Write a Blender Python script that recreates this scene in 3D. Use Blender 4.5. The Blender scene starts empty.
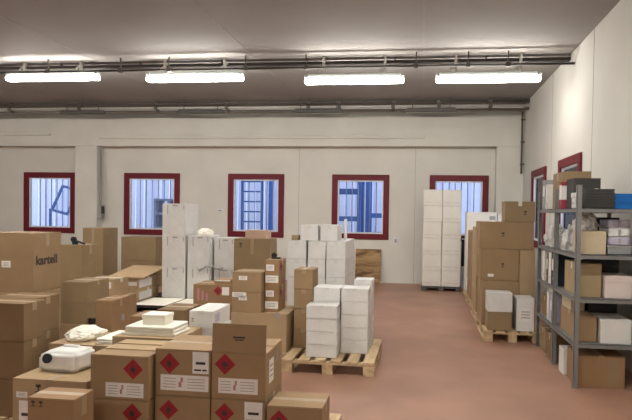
import bpy, bmesh, math, random
from mathutils import Vector, Matrix, noise
random.seed(7)
S = bpy.context.scene
COL = S.collection

# ------------------------------------------------------------------ camera
F, PX, PY, H = 560.0, 355.0, 225.0, 1.65
yaw, pitch, rho = math.atan((423 - PX) / F), math.radians(1.2), math.radians(0.9)
fw = Vector((-math.sin(yaw) * math.cos(pitch), math.cos(yaw) * math.cos(pitch), -math.sin(pitch)))
r0 = Vector((math.cos(yaw), math.sin(yaw), 0))
u0 = r0.cross(fw)
rt = r0 * math.cos(rho) + u0 * math.sin(rho)
up = u0 * math.cos(rho) - r0 * math.sin(rho)
cd = bpy.data.cameras.new('camera')
cam = bpy.data.objects.new('camera', cd)
COL.objects.link(cam)
cam.matrix_world = Matrix(((rt.x, up.x, -fw.x, 0), (rt.y, up.y, -fw.y, 0), (rt.z, up.z, -fw.z, H), (0, 0, 0, 1)))
cd.sensor_width = 36
cd.lens = F / 632 * 36
cd.shift_x = (316 - PX) / 632
cd.shift_y = (PY - 210) / 632
S.camera = cam

# ------------------------------------------------------------------ light and exposure
W = bpy.data.worlds.new('world')
S.world = W
W.use_nodes = True
bgn = W.node_tree.nodes['Background']
bgn.inputs[0].default_value = (0.62, 0.72, 1.0, 1)
bgn.inputs[1].default_value = 1.1
LAMP_POWER = 26.0
S.view_settings.view_transform = 'Standard'
S.view_settings.look = 'None'
S.view_settings.exposure = 1.25
S.view_settings.gamma = 1.0
S.view_settings.use_curve_mapping = False

# ------------------------------------------------------------------ materials
def new_mat(name):
    m = bpy.data.materials.new(name)
    m.use_nodes = True
    return m, m.node_tree, m.node_tree.nodes['Principled BSDF']

def mat(name, c, rough=0.7, var=0.12, scale=6.0, bump=0.0, bscale=40.0, metal=0.0, spec=0.3, stretch=(1, 1, 1)):
    m, nt, b = new_mat(name)
    tc = nt.nodes.new('ShaderNodeTexCoord')
    mp = nt.nodes.new('ShaderNodeMapping')
    mp.inputs['Scale'].default_value = stretch
    nt.links.new(tc.outputs['Object'], mp.inputs[0])
    n = nt.nodes.new('ShaderNodeTexNoise')
    n.inputs['Scale'].default_value = scale
    n.inputs['Detail'].default_value = 4
    nt.links.new(mp.outputs[0], n.inputs['Vector'])
    r = nt.nodes.new('ShaderNodeValToRGB')
    r.color_ramp.elements[0].position = 0.3
    r.color_ramp.elements[1].position = 0.7
    r.color_ramp.elements[0].color = tuple(x * (1 - var) for x in c) + (1,)
    r.color_ramp.elements[1].color = tuple(min(1, x * (1 + var)) for x in c) + (1,)
    nt.links.new(n.outputs[0], r.inputs[0])
    nt.links.new(r.outputs[0], b.inputs['Base Color'])
    b.inputs['Roughness'].default_value = rough
    b.inputs['Metallic'].default_value = metal
    b.inputs['Specular IOR Level'].default_value = spec
    if bump:
        n2 = nt.nodes.new('ShaderNodeTexNoise')
        n2.inputs['Scale'].default_value = bscale
        nt.links.new(mp.outputs[0], n2.inputs['Vector'])
        bp = nt.nodes.new('ShaderNodeBump')
        bp.inputs['Strength'].default_value = bump
        bp.inputs['Distance'].default_value = 0.01
        nt.links.new(n2.outputs[0], bp.inputs['Height'])
        nt.links.new(bp.outputs[0], b.inputs['Normal'])
    return m

def emit_mat(name, c, s):
    m, nt, b = new_mat(name)
    b.inputs['Base Color'].default_value = (0.8, 0.8, 0.8, 1)
    b.inputs['Emission Color'].default_value = c + (1,)
    b.inputs['Emission Strength'].default_value = s
    return m

def glass_mat(name):
    m = bpy.data.materials.new(name)
    m.use_nodes = True
    nt = m.node_tree
    nt.nodes.clear()
    o = nt.nodes.new('ShaderNodeOutputMaterial')
    t = nt.nodes.new('ShaderNodeBsdfTransparent')
    t.inputs[0].default_value = (0.93, 0.96, 1.0, 1)
    g = nt.nodes.new('ShaderNodeBsdfGlossy')
    g.inputs['Roughness'].default_value = 0.03
    fr = nt.nodes.new('ShaderNodeFresnel')
    fr.inputs[0].default_value = 1.45
    mx = nt.nodes.new('ShaderNodeMixShader')
    nt.links.new(fr.outputs[0], mx.inputs[0])
    nt.links.new(t.outputs[0], mx.inputs[1])
    nt.links.new(g.outputs[0], mx.inputs[2])
    nt.links.new(mx.outputs[0], o.inputs[0])
    return m

def wood_mat(name, c1, c2, axis=1, scale=9.0):
    m, nt, b = new_mat(name)
    tc = nt.nodes.new('ShaderNodeTexCoord')
    mp = nt.nodes.new('ShaderNodeMapping')
    s = [1.0, 1.0, 1.0]
    s[axis] = 0.18
    mp.inputs['Scale'].default_value = s
    w = nt.nodes.new('ShaderNodeTexNoise')
    w.inputs['Scale'].default_value = scale
    w.inputs['Detail'].default_value = 6
    w.inputs['Distortion'].default_value = 1.4
    r = nt.nodes.new('ShaderNodeValToRGB')
    r.color_ramp.elements[0].position = 0.36
    r.color_ramp.elements[1].position = 0.62
    r.color_ramp.elements[0].color = c1 + (1,)
    r.color_ramp.elements[1].color = c2 + (1,)
    nt.links.new(tc.outputs['Object'], mp.inputs[0])
    nt.links.new(mp.outputs[0], w.inputs['Vector'])
    nt.links.new(w.outputs[0], r.inputs[0])
    nt.links.new(r.outputs[0], b.inputs['Base Color'])
    b.inputs['Roughness'].default_value = 0.75
    return m

M = {}
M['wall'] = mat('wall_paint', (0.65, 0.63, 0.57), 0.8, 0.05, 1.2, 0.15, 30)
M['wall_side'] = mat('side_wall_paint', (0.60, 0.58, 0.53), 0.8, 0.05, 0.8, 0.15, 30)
M['ceiling'] = mat('ceiling_concrete', (0.30, 0.278, 0.262), 0.85, 0.06, 0.9, 0.1, 25)
M['seam'] = mat('seam_dark', (0.33, 0.30, 0.27), 0.9, 0.1)
M['floor'] = mat('floor_resin', (0.32, 0.172, 0.118), 0.42, 0.14, 1.6, 0.06, 12, spec=0.4)
M['kraft'] = mat('kraft_board', (0.305, 0.200, 0.108), 0.72, 0.07, 4, 0.08, 90)
M['kraft_deep'] = mat('kraft_board_deep', (0.32, 0.208, 0.112), 0.72, 0.07, 4, 0.08, 90)
M['kraft_olive'] = mat('kraft_board_olive', (0.275, 0.193, 0.105), 0.72, 0.08, 4, 0.08, 90)
M['kraft_pale'] = mat('kraft_board_pale', (0.40, 0.28, 0.16), 0.7, 0.07, 4, 0.08, 90)
M['kraft_red'] = mat('kraft_board_reddish', (0.30, 0.178, 0.090), 0.72, 0.08, 4, 0.08, 90)
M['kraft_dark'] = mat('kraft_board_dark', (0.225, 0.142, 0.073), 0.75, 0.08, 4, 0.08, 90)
M['pinkish'] = mat('pinkish_board', (0.52, 0.36, 0.27), 0.7, 0.06)
M['tape'] = mat('brown_tape', (0.35, 0.25, 0.155), 0.35, 0.05, spec=0.5)
M['clear_tape'] = mat('clear_tape', (0.62, 0.60, 0.56), 0.3, 0.04, spec=0.5)
M['white_box'] = mat('white_board', (0.70, 0.685, 0.65), 0.55, 0.04, 5, 0.06, 60)
M['white_wrap'] = mat('white_wrap', (0.66, 0.645, 0.62), 0.4, 0.06, 7, 0.25, 25, spec=0.5)
M['white_cream'] = mat('white_cream_board', (0.66, 0.63, 0.565), 0.6, 0.04, 5, 0.06, 60)
M['paper'] = mat('label_paper', (0.76, 0.72, 0.68), 0.7, 0.06, 12)
M['ink'] = mat('ink_dark', (0.05, 0.04, 0.04), 0.7, 0.1)
M['ink_soft'] = mat('ink_grey', (0.32, 0.27, 0.26), 0.7, 0.1)
M['ink_pink'] = mat('ink_pink', (0.45, 0.22, 0.24), 0.7, 0.1)
M['haz_red'] = mat('hazard_red', (0.31, 0.018, 0.026), 0.55, 0.08)
M['foam'] = mat('foam_white', (0.82, 0.78, 0.68), 0.75, 0.03)
M['plastic_bag'] = mat('clear_plastic_bag', (0.58, 0.56, 0.54), 0.28, 0.12, 9, 0.5, 30, spec=0.6)
M['jerry'] = mat('jerrycan_plastic', (0.74, 0.72, 0.68), 0.4, 0.04, spec=0.5)
M['black'] = mat('black_plastic', (0.018, 0.018, 0.02), 0.5, 0.1)
M['pallet'] = wood_mat('pallet_wood', (0.42, 0.29, 0.16), (0.60, 0.45, 0.27), 1)
M['pallet_x'] = wood_mat('pallet_wood_cross', (0.40, 0.27, 0.15), (0.58, 0.43, 0.26), 0)
M['osb'] = wood_mat('plywood_grain', (0.13, 0.065, 0.025), (0.42, 0.27, 0.12), 0, 6)
M['red_frame'] = mat('window_red', (0.135, 0.008, 0.016), 0.5, 0.08)
M['white_frame'] = mat('window_bead', (0.70, 0.70, 0.74), 0.5, 0.03)
M['bar'] = mat('bar_grey', (0.30, 0.33, 0.42), 0.5, 0.05)
M['glass'] = glass_mat('pane_glass')
M['shelf'] = mat('shelf_steel', (0.22, 0.215, 0.21), 0.5, 0.06, metal=0.2)
M['metal_dark'] = mat('dark_steel', (0.10, 0.088, 0.078), 0.6, 0.1)
M['tray_dark'] = mat('tray_dark', (0.035, 0.03, 0.027), 0.7, 0.1)
M['band_pale'] = mat('pale_print', (0.60, 0.54, 0.49), 0.6, 0.05)
M['metal_grey'] = mat('grey_steel', (0.34, 0.33, 0.32), 0.5, 0.06)
M['metal_light'] = mat('pale_conduit', (0.50, 0.49, 0.46), 0.45, 0.05)
M['housing'] = mat('lamp_housing', (0.42, 0.45, 0.43), 0.5, 0.04)
M['tube'] = emit_mat('lamp_diffuser', (1.0, 0.97, 0.91), LAMP_POWER)
M['tube_off'] = mat('unlit_diffuser', (0.10, 0.095, 0.088), 0.5, 0.05)
M['blue'] = mat('blue_plastic', (0.012, 0.13, 0.42), 0.4, 0.08)
M['charcoal'] = mat('charcoal_board', (0.05, 0.045, 0.043), 0.6, 0.12)
M['grey_tray'] = mat('grey_plastic', (0.30, 0.30, 0.30), 0.5, 0.05)
M['lilac'] = mat('lilac_film', (0.50, 0.46, 0.58), 0.35, 0.08, 8, 0.3, 25)
M['pinkwhite'] = mat('pink_white_board', (0.70, 0.60, 0.55), 0.6, 0.04)
M['red_card'] = mat('red_card', (0.27, 0.04, 0.05), 0.6, 0.06)
M['beige'] = mat('beige_board', (0.52, 0.43, 0.29), 0.7, 0.05)
M['tan'] = mat('tan_board', (0.37, 0.28, 0.155), 0.7, 0.06)
M['navy'] = mat('navy_card', (0.02, 0.035, 0.06), 0.5, 0.1)
M['out_wall'] = mat('yard_cladding', (0.72, 0.72, 0.78), 0.6, 0.04)
M['out_blue'] = mat('yard_blue_steel', (0.06, 0.16, 0.42), 0.5, 0.08)
M['out_ground'] = mat('yard_ground', (0.35, 0.35, 0.36), 0.9, 0.1)

# ------------------------------------------------------------------ helpers
def bm_box(bm, x0, x1, y0, y1, z0, z1, bevel=0.0, mi=0):
    r = bmesh.ops.create_cube(bm, size=1.0)
    vs = r['verts']
    for v in vs:
        v.co = Vector(((x0 + x1) / 2 + v.co.x * (x1 - x0), (y0 + y1) / 2 + v.co.y * (y1 - y0), (z0 + z1) / 2 + v.co.z * (z1 - z0)))
    fs = set(f for v in vs for f in v.link_faces)
    for f in fs:
        f.material_index = mi
    if bevel:
        es = list(set(e for v in vs for e in v.link_edges))
        bmesh.ops.bevel(bm, geom=es, offset=bevel, segments=2, affect='EDGES', profile=0.5)
    return vs

def bm_cyl(bm, a, b, r, seg=12, r2=None):
    a, b = Vector(a), Vector(b)
    d = b - a
    m = Matrix.Translation((a + b) / 2) @ d.to_track_quat('Z', 'Y').to_matrix().to_4x4()
    bmesh.ops.create_cone(bm, cap_ends=True, segments=seg, radius1=r, radius2=r if r2 is None else r2, depth=d.length, matrix=m)

def obj(name, bm, material, parent=None, loc=None, rot=None, smooth=False):
    me = bpy.data.meshes.new(name)
    bmesh.ops.recalc_face_normals(bm, faces=bm.faces[:])
    bm.to_mesh(me)
    bm.free()
    for m in (material if isinstance(material, (list, tuple)) else [material]):
        me.materials.append(M[m] if isinstance(m, str) else m)
    if smooth:
        for p in me.polygons:
            p.use_smooth = True
    o = bpy.data.objects.new(name, me)
    COL.objects.link(o)
    if parent:
        o.parent = parent
    if loc:
        o.location = loc
    if rot:
        o.rotation_euler = rot
    return o

def box_obj(name, material, parent, x0, x1, y0, y1, z0, z1, bevel=0.0):
    bm = bmesh.new()
    bm_box(bm, x0, x1, y0, y1, z0, z1, bevel)
    return obj(name, bm, material, parent)

def tag(o, label, cat, group=None):
    o['label'] = label
    o['category'] = cat
    if group:
        o['group'] = group
    return o

def thing(name, label, cat, loc=(0, 0, 0), rz=0.0, group=None):
    o = bpy.data.objects.new(name, None)
    o.empty_display_size = 0.1
    COL.objects.link(o)
    o.location = loc
    o.rotation_euler = (0, 0, rz)
    return tag(o, label, cat, group)

def struct(name, bm, material, parent=None):
    o = obj(name, bm, material, parent)
    if not parent:
        o['kind'] = 'structure'
    return o

def struct_box(name, material, *d, parent=None, bevel=0.0):
    bm = bmesh.new()
    bm_box(bm, *d, bevel)
    return struct(name, bm, material, parent)

# ------------------------------------------------------------------ setting
XR, D, ZC, XL, YB, YP = 2.237, 13.32, 4.18, -12.6, -3.5, 13.06
struct_box('floor', 'floor', XL - .2, XR + .2, YB - .2, D + .3, -0.2, 0)
struct_box('ceiling', 'ceiling', XL - .2, XR + .2, YB - .2, D + .3, ZC, ZC + 0.2)
struct_box('wall_left', 'wall_side', XL - .2, XL, YB, D, 0, ZC)
struct_box('wall_back', 'wall_side', XL, XR, YB - .2, YB, 0, ZC)

WZ0, WZ1 = 1.03, 2.575
far_w = [(-10.219, -8.797), (-7.48, -6.02), (-4.773, -3.365), (-2.184, -.811), (.136, 1.497)]
right_w = [(8.33, 9.66), (10.64, 11.98)]
bm = bmesh.new()
edges = [XL] + [v for w in far_w for v in w] + [XR]
bm_box(bm, XL, XR, D, D + .25, 0, WZ0)
bm_box(bm, XL, XR, D, D + .25, WZ1, ZC)
for i in range(0, len(edges), 2):
    bm_box(bm, edges[i], edges[i + 1], D, D + .25, WZ0, WZ1)
struct('wall_far', bm, 'wall')
bm = bmesh.new()
bm_box(bm, XR, XR + .25, YB, D + .25, 0, WZ0)
bm_box(bm, XR, XR + .25, YB, D + .25, WZ1, ZC)
e2 = [YB] + [v for w in right_w for v in w] + [D + .25]
for i in range(0, len(e2), 2):
    bm_box(bm, XR, XR + .25, e2[i], e2[i + 1], WZ0, WZ1)
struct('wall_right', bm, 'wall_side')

# beam with pilasters along the far wall
struct_box('trim_1', 'wall', XL, XR, YP, D, 3.22, 3.90, bevel=0.012)
struct_box('trim_2', 'wall', -8.655, -8.07, YP, D, 0, 3.22, bevel=0.012)
struct_box('trim_3', 'wall', 1.635, XR, YP, D, 0, 3.22, bevel=0.012)
struct_box('trim_4', 'wall', -8.0, 0.02, YP - .05, YP, 3.40, 3.47, bevel=0.015)
struct_box('trim_5', 'wall', XL, -9.3, YP - .05, YP, 3.48, 3.53, bevel=0.015)
k = 6
for x in (-11.15, -8.37, -5.59, -2.80, -0.035):
    struct_box('trim_%d' % k, 'seam', x - .012, x + .012, YB, D, ZC - .004, ZC)
    k += 1
for y in (3.0, 5.45, 7.89, 10.3):
    struct_box('trim_%d' % k, 'seam', XR - .003, XR, y - .006, y + .006, 0, ZC)
    k += 1
for x in (-3.0, -0.2):
    struct_box('trim_%d' % k, 'seam', x - .004, x + .004, D - .002, D, 0, 3.22)
    k += 1

def window(n, axis, a0, a1):
    # axis 'x': in the far wall, room side towards -y; axis 'y': in the right wall, room side towards -x
    root = bpy.data.objects.new('window_%d' % n, None)
    COL.objects.link(root)
    root['kind'] = 'structure'
    root.location = (((a0 + a1) / 2, D, WZ0) if axis == 'x' else (XR, (a0 + a1) / 2, WZ0))
    root.rotation_euler = (0, 0, 0 if axis == 'x' else -math.pi / 2)
    h, w = WZ1 - WZ0, (a1 - a0) / 2
    t = 0.135
    bm = bmesh.new()
    for d in ((-w, w, -.035, .06, 0, t), (-w, w, -.035, .06, h - t, h), (-w, -w + t, -.035, .06, t, h - t), (w - t, w, -.035, .06, t, h - t)):
        bm_box(bm, *d, 0.008)
    obj('window_frame', bm, 'red_frame', root)
    bm = bmesh.new()
    q = 0.035
    for d in ((-w + t, w - t, 0, .05, t, t + q), (-w + t, w - t, 0, .05, h - t - q, h - t), (-w + t, -w + t + q, 0, .05, t + q, h - t - q), (w - t - q, w - t, 0, .05, t + q, h - t - q)):
        bm_box(bm, *d)
    obj('glazing_bead', bm, 'white_frame', root)
    box_obj('pane', 'glass', root, -w + t + q, w - t - q, .022, .028, t + q, h - t - q)
    nb = 6
    for i in range(1, nb + 1):
        x = -w + t + q + (2 * w - 2 * t - 2 * q) * i / (nb + 1)
        bm = bmesh.new()
        bm_cyl(bm, (x, .17, .03), (x, .17, h - .03), .011, 8)
        obj('security_bar', bm, 'bar', root, smooth=True)
    return root
n = 1
for a, b in far_w:
    window(n, 'x', a, b)
    n += 1
for a, b in right_w:
    window(n, 'y', a, b)
    n += 1

# yard outside the windows
struct_box('yard_ground', 'out_ground', -24, 9, D + .3, 26, -.3, -.02)
bm = bmesh.new()
x = -24.0
while x < 9:
    bm_box(bm, x, x + .17, 18.0, 18.04, 0, 6.0)
    bm_box(bm, x + .17, x + .30, 18.07, 18.10, 0, 6.0)
    x += .30
struct('yard_wall', bm, 'out_wall')

def rack(x0, x1, y, levels, label):
    r = thing('steel_rack', label, 'rack', ((x0 + x1) / 2, y, -.02))
    w = (x1 - x0) / 2
    for sx in (-1, 1):
        for dy in (0, .8):
            box_obj('post', 'out_blue', r, sx * w - .05, sx * w + .05, dy - .05, dy + .05, 0, 3.2, .006)
    for z in levels:
        bm = bmesh.new()
        for dy in (0, .8):
            bm_box(bm, -w + .05, w - .05, dy - .03, dy + .03, z, z + .13)
        bm_box(bm, -w + .05, w - .05, .03, .77, z + .04, z + .09)
        obj('shelf_beam', bm, 'out_blue', r)
    return r
rack(-2.45, -1.72, 15.0, (.5, 1.45, 2.2), 'blue steel rack outside the fourth window, beyond the white carton stacks')
rack(-1.55, -.55, 15.6, (.4, 1.0, 1.55), 'low blue steel rack outside the fourth window, on its right side')
lad = thing('ladder', 'dark blue ladder seen through the third window, above the large brown carton', 'ladder', (-4.75, 15.2, -.02))
for sx in (-.28, .28):
    box_obj('rail', 'out_blue', lad, sx - .035, sx + .035, -.03, .03, 0, 2.75)
for i in range(9):
    box_obj('rung', 'out_blue', lad, -.245, .245, -.02, .02, .25 + i * .28, .29 + i * .28)
dr = thing('door_frame', 'blue steel door frame in the yard seen through the third window', 'frame', (-4.0, 16.2, -.02))
box_obj('jamb', 'out_blue', dr, -.55, -.45, -.05, .05, 0, 2.75)
box_obj('jamb', 'out_blue', dr, .35, .5, -.05, .05, 0, 2.75)
box_obj('lintel', 'out_blue', dr, -.55, .5, -.05, .05, 2.75, 2.9)
for i in range(5):
    cr = thing('plastic_crate', 'grey slotted crate in the yard behind the second window, %s of its stack' % ('lowest', 'second from bottom', 'middle', 'second from top', 'topmost')[i], 'crate', (-7.15, 15.0, -.02), 0, 'grey crates in the yard')
    bm = bmesh.new()
    z = i * .4
    for dx in (-.4, 0, .33):
        bm_box(bm, dx, dx + .07, 0, .5, z, z + .34)
    bm_box(bm, -.4, .4, 0, .5, z + .34, z + .395)
    obj('body', bm, 'bar', cr)
sa = thing('open_sash', 'blue framed sash tilted open outside the first window', 'window sash', (-10.35, 14.9, 0.9))
bm = bmesh.new()
for d in ((-.28, .28, -.02, .02, 0, .07), (-.28, .28, -.02, .02, .75, .82), (-.28, -.21, -.02, .02, .07, .75), (.21, .28, -.02, .02, .07, .75)):
    bm_box(bm, *d)
o = obj('sash_frame', bm, 'out_blue', sa, rot=(math.radians(-18), math.radians(14), 0), loc=(0, 0, .62))
o2 = box_obj('sash_pane', 'glass', sa, -.21, .21, -.005, .005, .07, .75)
o2.rotation_euler = o.rotation_euler
o2.location = o.location
box_obj('prop', 'out_blue', sa, -.3, -.24, -.02, .02, -.92, .75)

# ------------------------------------------------------------------ ceiling fittings
YL = 9.0
t = thing('cable_tray', 'dark cable tray running across the ceiling above the lit lamps', 'cable tray', (0, YL + .12, 0))
bm = bmesh.new()
bm_box(bm, XL, XR - .01, -.05, .05, 4.075, 4.082)
bm_box(bm, XL, XR - .01, -.055, -.047, 4.075, 4.125)
bm_box(bm, XL, XR - .01, .047, .055, 4.075, 4.125)
obj('tray', bm, 'tray_dark', t)
x = XL + .5
while x < XR:
    bm = bmesh.new()
    bm_box(bm, x - .015, x + .015, -.012, .012, 4.082, ZC - .005)
    obj('hanger', bm, 'metal_dark', t)
    x += 1.45
t = thing('conduit', 'grey conduit pipe hanging just below the cable tray by the lamps', 'pipe', (0, YL - .16, 0))
bm = bmesh.new()
bm_cyl(bm, (XL, 0, 3.965), (XR - .01, 0, 3.965), .018, 10)
obj('pipe', bm, 'tray_dark', t, smooth=True)
for x in (-10.8, -8.2, -6.35, -5.05, -4.2, -2.9, -1.9, -.15, .65, 1.25):
    bm = bmesh.new()
    bm_box(bm, x - .035, x + .035, -.03, .03, 3.93, 4.0, .006)
    bm_box(bm, x - .01, x + .01, -.01, .01, 4.0, ZC - .005)
    obj('pipe_clamp', bm, 'metal_dark', t)

def lamp(x0, x1, z, label, shade=False):
    w = (x1 - x0) / 2
    L = thing('strip_light', label, 'lamp', ((x0 + x1) / 2, YL, z), 0, 'ceiling strip lights')
    bm = bmesh.new()
    bm_box(bm, -w + .05, w - .05, -.05, .05, .05, .105, .012)
    if shade:  # opaque reflector added to keep the unseen lamps' light off the ceiling
        bm_box(bm, -w - .03, w + .03, -.17, .17, .038, .05)
        for q in ((-w - .03, w + .03, -.17, -.163), (-w - .03, w + .03, .163, .17), (-w - .03, -w - .023, -.163, .163), (w + .023, w + .03, -.163, .163)):
            bm_box(bm, *q, -.01, .038)
    else:
        bm_box(bm, -w + .02, w - .02, -.045, .045, .036, .05, .004)
    obj('housing', bm, 'housing', L)
    bm = bmesh.new()
    bm_box(bm, -w, w, -.07, .07, -.05, .035, .035)
    obj('diffuser', bm, 'tube', L, smooth=True)
    for sx in (-.62, .62):
        bm = bmesh.new()
        bm_box(bm, sx * w - .02, sx * w + .02, -.02, .02, .105, ZC - z - .005)
        bm_cyl(bm, (sx * w - .09, 0, .15), (sx * w + .05, 0, .24), .016, 8)
        obj('bracket', bm, 'metal_light', L)
    for sx in (-1, 1):
        box_obj('end_cap', 'housing', L, sx * w * .985 - .012, sx * w * .985 + .012, -.045, .045, .05, .08)
    return L
lamp(-7.235, -5.535, 3.905, 'lit strip light hung nearest the left end, above the first window bay')
lamp(-4.665, -2.99, 3.86, 'lit strip light above the tall white carton stack, second from left')
lamp(-1.95, -.343, 3.79, 'lit strip light above the fourth window, third from left')
lamp(.163, 1.77, 3.785, 'lit strip light nearest the plain right wall')
for x in (-10.2, ):  # unseen extra lamp, added for more light in the room
    lamp(x - .8, x + .8, 3.9, 'added unseen strip light far along the row beyond the left frame edge')
YL = 3.9  # unseen near row, added to brighten the near cartons
for x, w in ((-8.6, 'in the near row, beyond the big lettered carton'), (-5.9, 'in the near row over the far left stacks'), (-3.2, 'in the near row over the brown hazard cartons'), (-1.1, 'in the near row over the low white packs'), (.9, 'in the near row over the open aisle')):
    lamp(x - .8, x + .8, 3.85, 'added unseen shaded strip light ' + w, True)
YL = -1.2  # unseen rear row, added to light the fronts from behind the camera
for x, w in ((-5.2, 'in the rear row on the left'), (-.8, 'in the rear row over the aisle')):
    lamp(x - .8, x + .8, 3.85, 'added unseen shaded strip light ' + w, True)

YF = 12.45
for z, y, r, m, lab in ((4.13, YF, .03, 'metal_dark', 'dark upper conduit pipe along the far end of the ceiling'),
                        (4.02, YF - .05, .028, 'metal_light', 'pale conduit pipe under the dark one near the far wall'),
                        (3.965, YF + .05, .016, 'metal_dark', 'thin dark cable pipe just above the unlit strip fittings')):
    t = thing('conduit', lab, 'pipe', (0, y, z))
    bm = bmesh.new()
    bm_cyl(bm, (XL, 0, 0), (XR - .01, 0, 0), r, 10)
    obj('pipe', bm, m, t, smooth=True)
    for x in (-9.9, -8.1, -6.2, -4.5, -2.6, -1.9, -.7, .3, 1.4):
        bm = bmesh.new()
        bm_box(bm, x - .04, x + .04, -r - .01, r + .01, -r - .012, r + .012, .006)
        obj('pipe_clamp', bm, 'metal_dark', t)
for x0, where in ((-8.5, 'first unlit fitting, nearest the left pilaster'), (-5.62, 'above the second and third windows'), (-2.9, 'above the fourth window'), (-.42, 'above the fifth window')):
    U = thing('strip_light', 'dark unlit strip fitting under the far conduits, ' + where, 'lamp', (x0 + .55, YF - .17, 3.905), 0, 'unlit strip fittings')
    box_obj('housing', 'metal_dark', U, -.52, .52, -.05, .05, .02, .05, .006)
    box_obj('diffuser', 'tube_off', U, -.55, .55, -.06, .06, -.03, .02, .012)
    for sx in (-.4, .4):
        box_obj('hanger', 'metal_dark', U, sx - .008, sx + .008, -.008, .008, .05, ZC - 3.91)
t = thing('drain_pipe', 'thin dark vertical pipe in the far right corner', 'pipe', (XR - .06, YP - .05, 0))
bm = bmesh.new()
bm_cyl(bm, (0, 0, 2.6), (0, 0, 4.0), .02, 10)
obj('pipe', bm, 'metal_dark', t, smooth=True)
for z in (2.8, 3.3, 3.8):
    box_obj('pipe_clamp', 'metal_dark', t, -.028, .058, -.028, .028, z, z + .03)

# wall fittings
t = thing('switch_box', 'grey switch box on the side of the left pilaster', 'switch box', (-8.07, YP + .12, 1.42))
box_obj('case', 'metal_grey', t, 0, .09, -.09, .09, 0, .34, .01)
box_obj('cover', 'charcoal', t, .09, .105, -.06, .06, .12, .30, .005)
box_obj('cable', 'metal_grey', t, .02, .05, -.02, .01, .34, 1.78)
t = thing('wall_socket', 'small pale socket on the far wall right of the fourth window', 'socket', (-.64, D, .93))
box_obj('plate', 'white_frame', t, -.04, .04, -.02, 0, 0, .17, .005)
box_obj('outlet', 'ink_soft', t, -.022, .022, -.026, -.02, .04, .12, .003)
t = thing('wall_socket', 'small pale switch plate on the wall left of the third window', 'socket', (-4.96, D, 1.62))
box_obj('plate', 'white_frame', t, -.09, .06, -.018, 0, 0, .09, .005)
box_obj('rocker', 'ink_soft', t, -.06, .03, -.024, -.018, .03, .06, .003)

# ------------------------------------------------------------------ pallets
def pallet(x0, x1, y0, y1, h, label, nb=5, mats=('pallet', 'pallet_x'), name='wooden_pallet'):
    w, d = (x1 - x0) / 2, (y1 - y0)
    P = thing(name, label, 'pallet', ((x0 + x1) / 2, y0, 0), 0, 'pallets on the floor')
    tb = .02
    bw = .115
    for i in range(nb):
        x = -w + bw / 2 + (2 * w - bw) * i / (nb - 1)
        box_obj('deck_board', mats[0], P, x - bw / 2, x + bw / 2, 0, d, h - tb, h, .003)
    for y in (0, d / 2 - .05, d - .1):
        box_obj('cross_board', mats[1], P, -w, w, y, y + .1, h - 2 * tb, h - tb, .002)
    for y in (0, d / 2 - .05, d - .1):
        for x in (-w, -.055, w - .11):
            box_obj('block', mats[0], P, x, x + .11, y, y + .1, tb if h > .1 else .01, h - 2 * tb, .003)
    for x in (-w, -.055, w - .11):
        box_obj('bottom_board', mats[0], P, x, x + .11, 0, d, 0, tb if h > .1 else .01, .002)
    return P

# ------------------------------------------------------------------ cartons
def printed_label(parent, x0, x1, z0, z1, y, lines='v', m='paper', axis='y', name='paper_label'):
    # sheet lying on the front (axis 'y', plane y) or on the right side (axis 'x', plane x=y)
    bm = bmesh.new()
    e = .0015
    def B(u0, u1, v0, v1, lift, mi):
        if axis == 'y':
            bm_box(bm, u0, u1, y - lift, y, v0, v1, 0, mi)
        else:
            bm_box(bm, y, y + lift, u0, u1, v0, v1, 0, mi)
    B(x0, x1, z0, z1, e, 0)
    w, h = x1 - x0, z1 - z0
    if lines == 'v':
        B(x0 + w * .42, x0 + w * .47, z0 + h * .55, z0 + h * .85, e * 1.4, 2)
        B(x0 + w * .38, x0 + w * .44, z0 + h * .22, z0 + h * .55, e * 1.4, 2)
        for i in range(4):
            B(x0 + w * .06, x0 + w * .32, z0 + h * (.18 + i * .19), z0 + h * (.22 + i * .19), e * 1.4, 1)
            B(x0 + w * .56, x0 + w * .92, z0 + h * (.18 + i * .19), z0 + h * (.22 + i * .19), e * 1.4, 1)
    elif lines == 't':
        B(x0 + w * .2, x0 + w * .8, z0 + h * .42, z0 + h * .54, e * 1.4, 3)
        B(x0 + w * .1, x0 + w * .55, z0 + h * .12, z0 + h * .2, e * 1.4, 3)
        B(x0 + w * .62, x0 + w * .88, z0 + h * .12, z0 + h * .2, e * 1.4, 3)
    elif lines == 'h':
        for i in range(3):
            B(x0 + w * .15, x0 + w * .8, z0 + h * (.25 + i * .22), z0 + h * (.32 + i * .22), e * 1.4, 1)
    return obj(name, bm, [m, 'ink_soft', 'ink_pink', 'ink'], parent)

def diamond(parent, x, z, r, y, axis='y'):
    bm = bmesh.new()
    def poly(pts, a, b, mi):
        def P(u, v, l):
            return (x + u, y - l, z + v) if axis == 'y' else (y + l, x + u, z + v)
        lo = [bm.verts.new(P(u, v, a)) for u, v in pts]
        hi = [bm.verts.new(P(u, v, b)) for u, v in pts]
        fs = [bm.faces.new(hi), bm.faces.new(lo[::-1])]
        for i in range(len(pts)):
            j = (i + 1) % len(pts)
            fs.append(bm.faces.new((lo[i], lo[j], hi[j], hi[i])))
        for f in fs:
            f.material_index = mi
    poly([(0, -r), (r, 0), (0, r), (-r, 0)], 0, .0015, 0)
    fl = [(-.16, -.28), (.16, -.28), (.26, -.05), (.17, .2), (.08, .06), (.02, .42), (-.1, .18), (-.2, .3), (-.26, -.05)]
    poly([(u * r, v * r) for u, v in fl], .0015, .0022, 1)
    poly([(-.2 * r, -.44 * r), (.2 * r, -.44 * r), (.2 * r, -.37 * r), (-.2 * r, -.37 * r)], .0015, .0022, 1)
    return obj('hazard_diamond', bm, ['haz_red', 'ink'], parent)

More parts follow.
